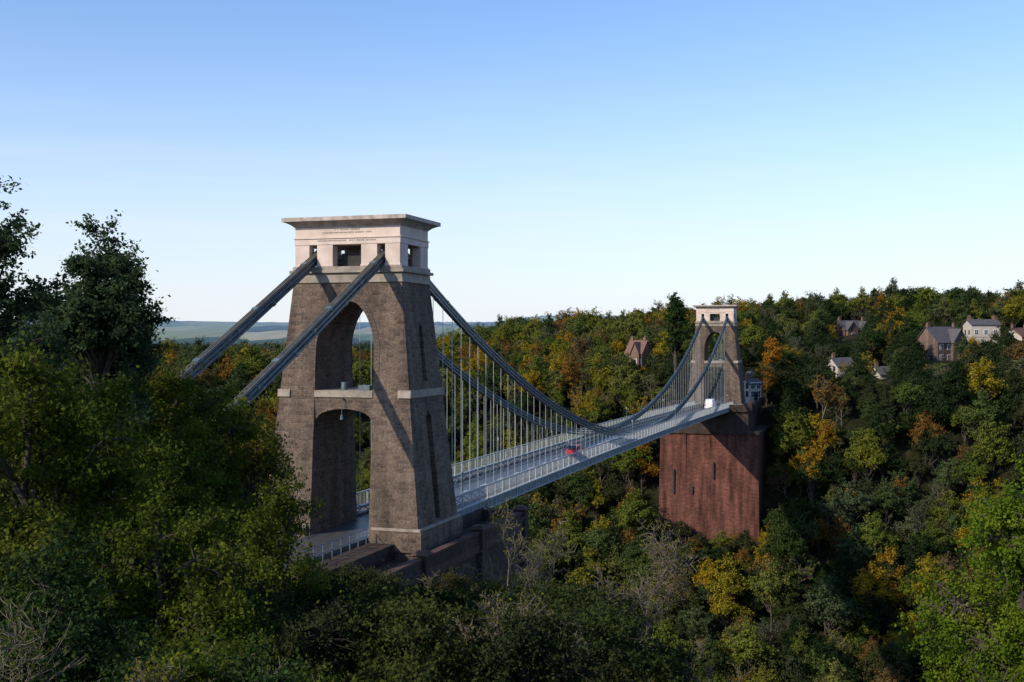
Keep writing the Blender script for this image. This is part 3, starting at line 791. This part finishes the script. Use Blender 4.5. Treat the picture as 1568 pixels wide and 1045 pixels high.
for i, (b, dd, top, s) in enumerate([(.035, 40, 11.2, 1), (.085, 43, 10.4, 1), (-.055, 27, 11.2, 1), (-.03, 30, 10.2, 1), (.10, 36, 8.8, 1), (-.09, 25, 10.2, 1), (.0, 35, 9.8, 1), (.06, 37, 9.8, 1), (-.075, 33, 9.8, 1)]):
    x = b*dd; zg = float(terr(x, dd)); me = bare_mesh('bare_tree_mesh', 200+i, (top-zg)*.95, .95, [M_twig, L_yell], .085, 4, 1800, .10, 6, .25, .011)
    put('bare_ash_tree', me, x, dd, i)
k = 0
for (b, dd, top, lm) in [(-.42, 13, 12.3, 0), (-.34, 14, 12.5, 1), (-.26, 13.5, 12.4, 1), (-.2, 15, 11.8, 1), (-.38, 17, 12.5, 0), (-.29, 18, 12.0, 1), (-.13, 17, 11.0, 1), (-.22, 20, 11.2, 0), (-.06, 20, 10.4, 1), (.02, 22, 9.7, 1), (.08, 25, 8.8, 0)]:
    x = b*dd; zg = float(terr(x, dd)); h = max(top-zg, 1.4)
    me = bare_mesh('bramble_mesh', 300+k, h*1.2, 1.1, [M_twig, [L_mass, L_yell][lm]], .03, 3, 3200, .06, 9, .3)
    put('bramble_bush', me, x, dd, k, 1, zg)
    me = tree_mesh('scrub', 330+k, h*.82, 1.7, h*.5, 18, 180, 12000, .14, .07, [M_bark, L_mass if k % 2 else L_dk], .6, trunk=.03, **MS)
    put('scrub_bush', me, x+.6, dd+1.0, k, 1, zg-.2)
    k += 1
def mid(name, b, dist, top, Rx, Rz, seed, cols, leaves=5000, **k):
    x = b*dist; zg = float(terr(x, dist)); me = tree_mesh(name, seed, top-zg, Rx, Rz, 16, 180, leaves, .45, .42, [M_bark, leafmat(name+'_leaf', cols, .4, .2)], .8, twigs=40, lr=(.3, .2), **k)
    put(name, me, x, dist, 0, 1, zg)
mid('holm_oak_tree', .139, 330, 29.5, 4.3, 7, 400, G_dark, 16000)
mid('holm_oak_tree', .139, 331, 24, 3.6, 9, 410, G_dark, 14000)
mid('beech_tree', .222, 330, 17.5, 3.2, 6, 401, [(.18, .085, .015), (.25, .11, .015), (.27, .14, .02)])
mid('lime_tree', .1335, 345, 19.5, 4.5, 6, 402, [(.11, .11, .015), (.17, .15, .015), (.22, .16, .02)])
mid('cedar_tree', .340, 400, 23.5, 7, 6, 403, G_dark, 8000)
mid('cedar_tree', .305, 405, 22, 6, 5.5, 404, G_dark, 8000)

# ------------------------------------------------------------------ light, world, camera
az = R(235); el = R(31)
sd = Vector((math.sin(az)*math.cos(el), math.cos(az)*math.cos(el), math.sin(el)))
sl = bpy.data.lights.new('sun', 'SUN'); sl.energy = 5.0; sl.angle = R(.5); sl.color = (1, .87, .68)
so = bpy.data.objects.new('sun', sl); COL.objects.link(so); so.rotation_euler = sd.to_track_quat('Z', 'Y').to_euler()
w = bpy.data.worlds.new('World'); scene.world = w; w.use_nodes = True; nt = w.node_tree; L = nt.links
bg = nt.nodes['Background']; sk = nt.nodes.new('ShaderNodeTexSky'); sk.sky_type = 'NISHITA'; sk.sun_disc = False
sk.sun_elevation = el; sk.sun_rotation = az; sk.altitude = 90; sk.air_density = 1.1; sk.dust_density = .5; sk.ozone_density = 2.0
tc = N(nt, 'ShaderNodeTexCoord'); sx = N(nt, 'ShaderNodeSeparateXYZ'); L.new(tc.outputs['Generated'], sx.inputs[0])
mr = N(nt, 'ShaderNodeMapRange', interpolation_type='SMOOTHERSTEP'); L.new(sx.outputs[2], mr.inputs[0])
mr.inputs[1].default_value = -.13; mr.inputs[2].default_value = .31; mr.inputs[3].default_value = 1.0; mr.inputs[4].default_value = 0.0
mp = N(nt, 'ShaderNodeMapping'); mp.inputs['Scale'].default_value = (3, 3, 45); L.new(tc.outputs['Generated'], mp.inputs[0])
cn = N(nt, 'ShaderNodeTexNoise'); cn.inputs['Scale'].default_value = 1.2; cn.inputs['Detail'].default_value = 5; L.new(mp.outputs[0], cn.inputs['Vector'])
cr = N(nt, 'ShaderNodeMapRange'); L.new(cn.outputs['Fac'], cr.inputs[0]); cr.inputs[1].default_value = .5; cr.inputs[2].default_value = .72; cr.inputs[4].default_value = .3
ml = N(nt, 'ShaderNodeMath', operation='MULTIPLY'); L.new(cr.outputs[0], ml.inputs[0]); L.new(mr.outputs[0], ml.inputs[1])
fa = N(nt, 'ShaderNodeMath', operation='MULTIPLY_ADD', use_clamp=True); L.new(mr.outputs[0], fa.inputs[0]); fa.inputs[1].default_value = .97; L.new(ml.outputs[0], fa.inputs[2])
tn = N(nt, 'ShaderNodeMix', data_type='RGBA', blend_type='MULTIPLY'); tn.inputs[0].default_value = 1; tn.inputs[7].default_value = (.97, 1.10, 1.36, 1); L.new(sk.outputs[0], tn.inputs[6])
hz = N(nt, 'ShaderNodeMix', data_type='RGBA'); L.new(fa.outputs[0], hz.inputs[0]); L.new(tn.outputs[2], hz.inputs[6]); hz.inputs[7].default_value = (5.8, 6.05, 6.6, 1)
L.new(hz.outputs[2], bg.inputs[0]); bg.inputs[1].default_value = .15
cd = bpy.data.cameras.new('camera'); cd.sensor_width = 36; cd.lens = 36*1797/1568; cd.clip_end = 40000; cd.clip_start = .2
co = bpy.data.objects.new('camera', cd); COL.objects.link(co); co.location = (0, 0, 15.9); co.rotation_euler = (R(90), 0, 0)
scene.camera = co
scene.view_settings.view_transform = 'Standard'; scene.view_settings.look = 'None'; scene.view_settings.exposure = 0
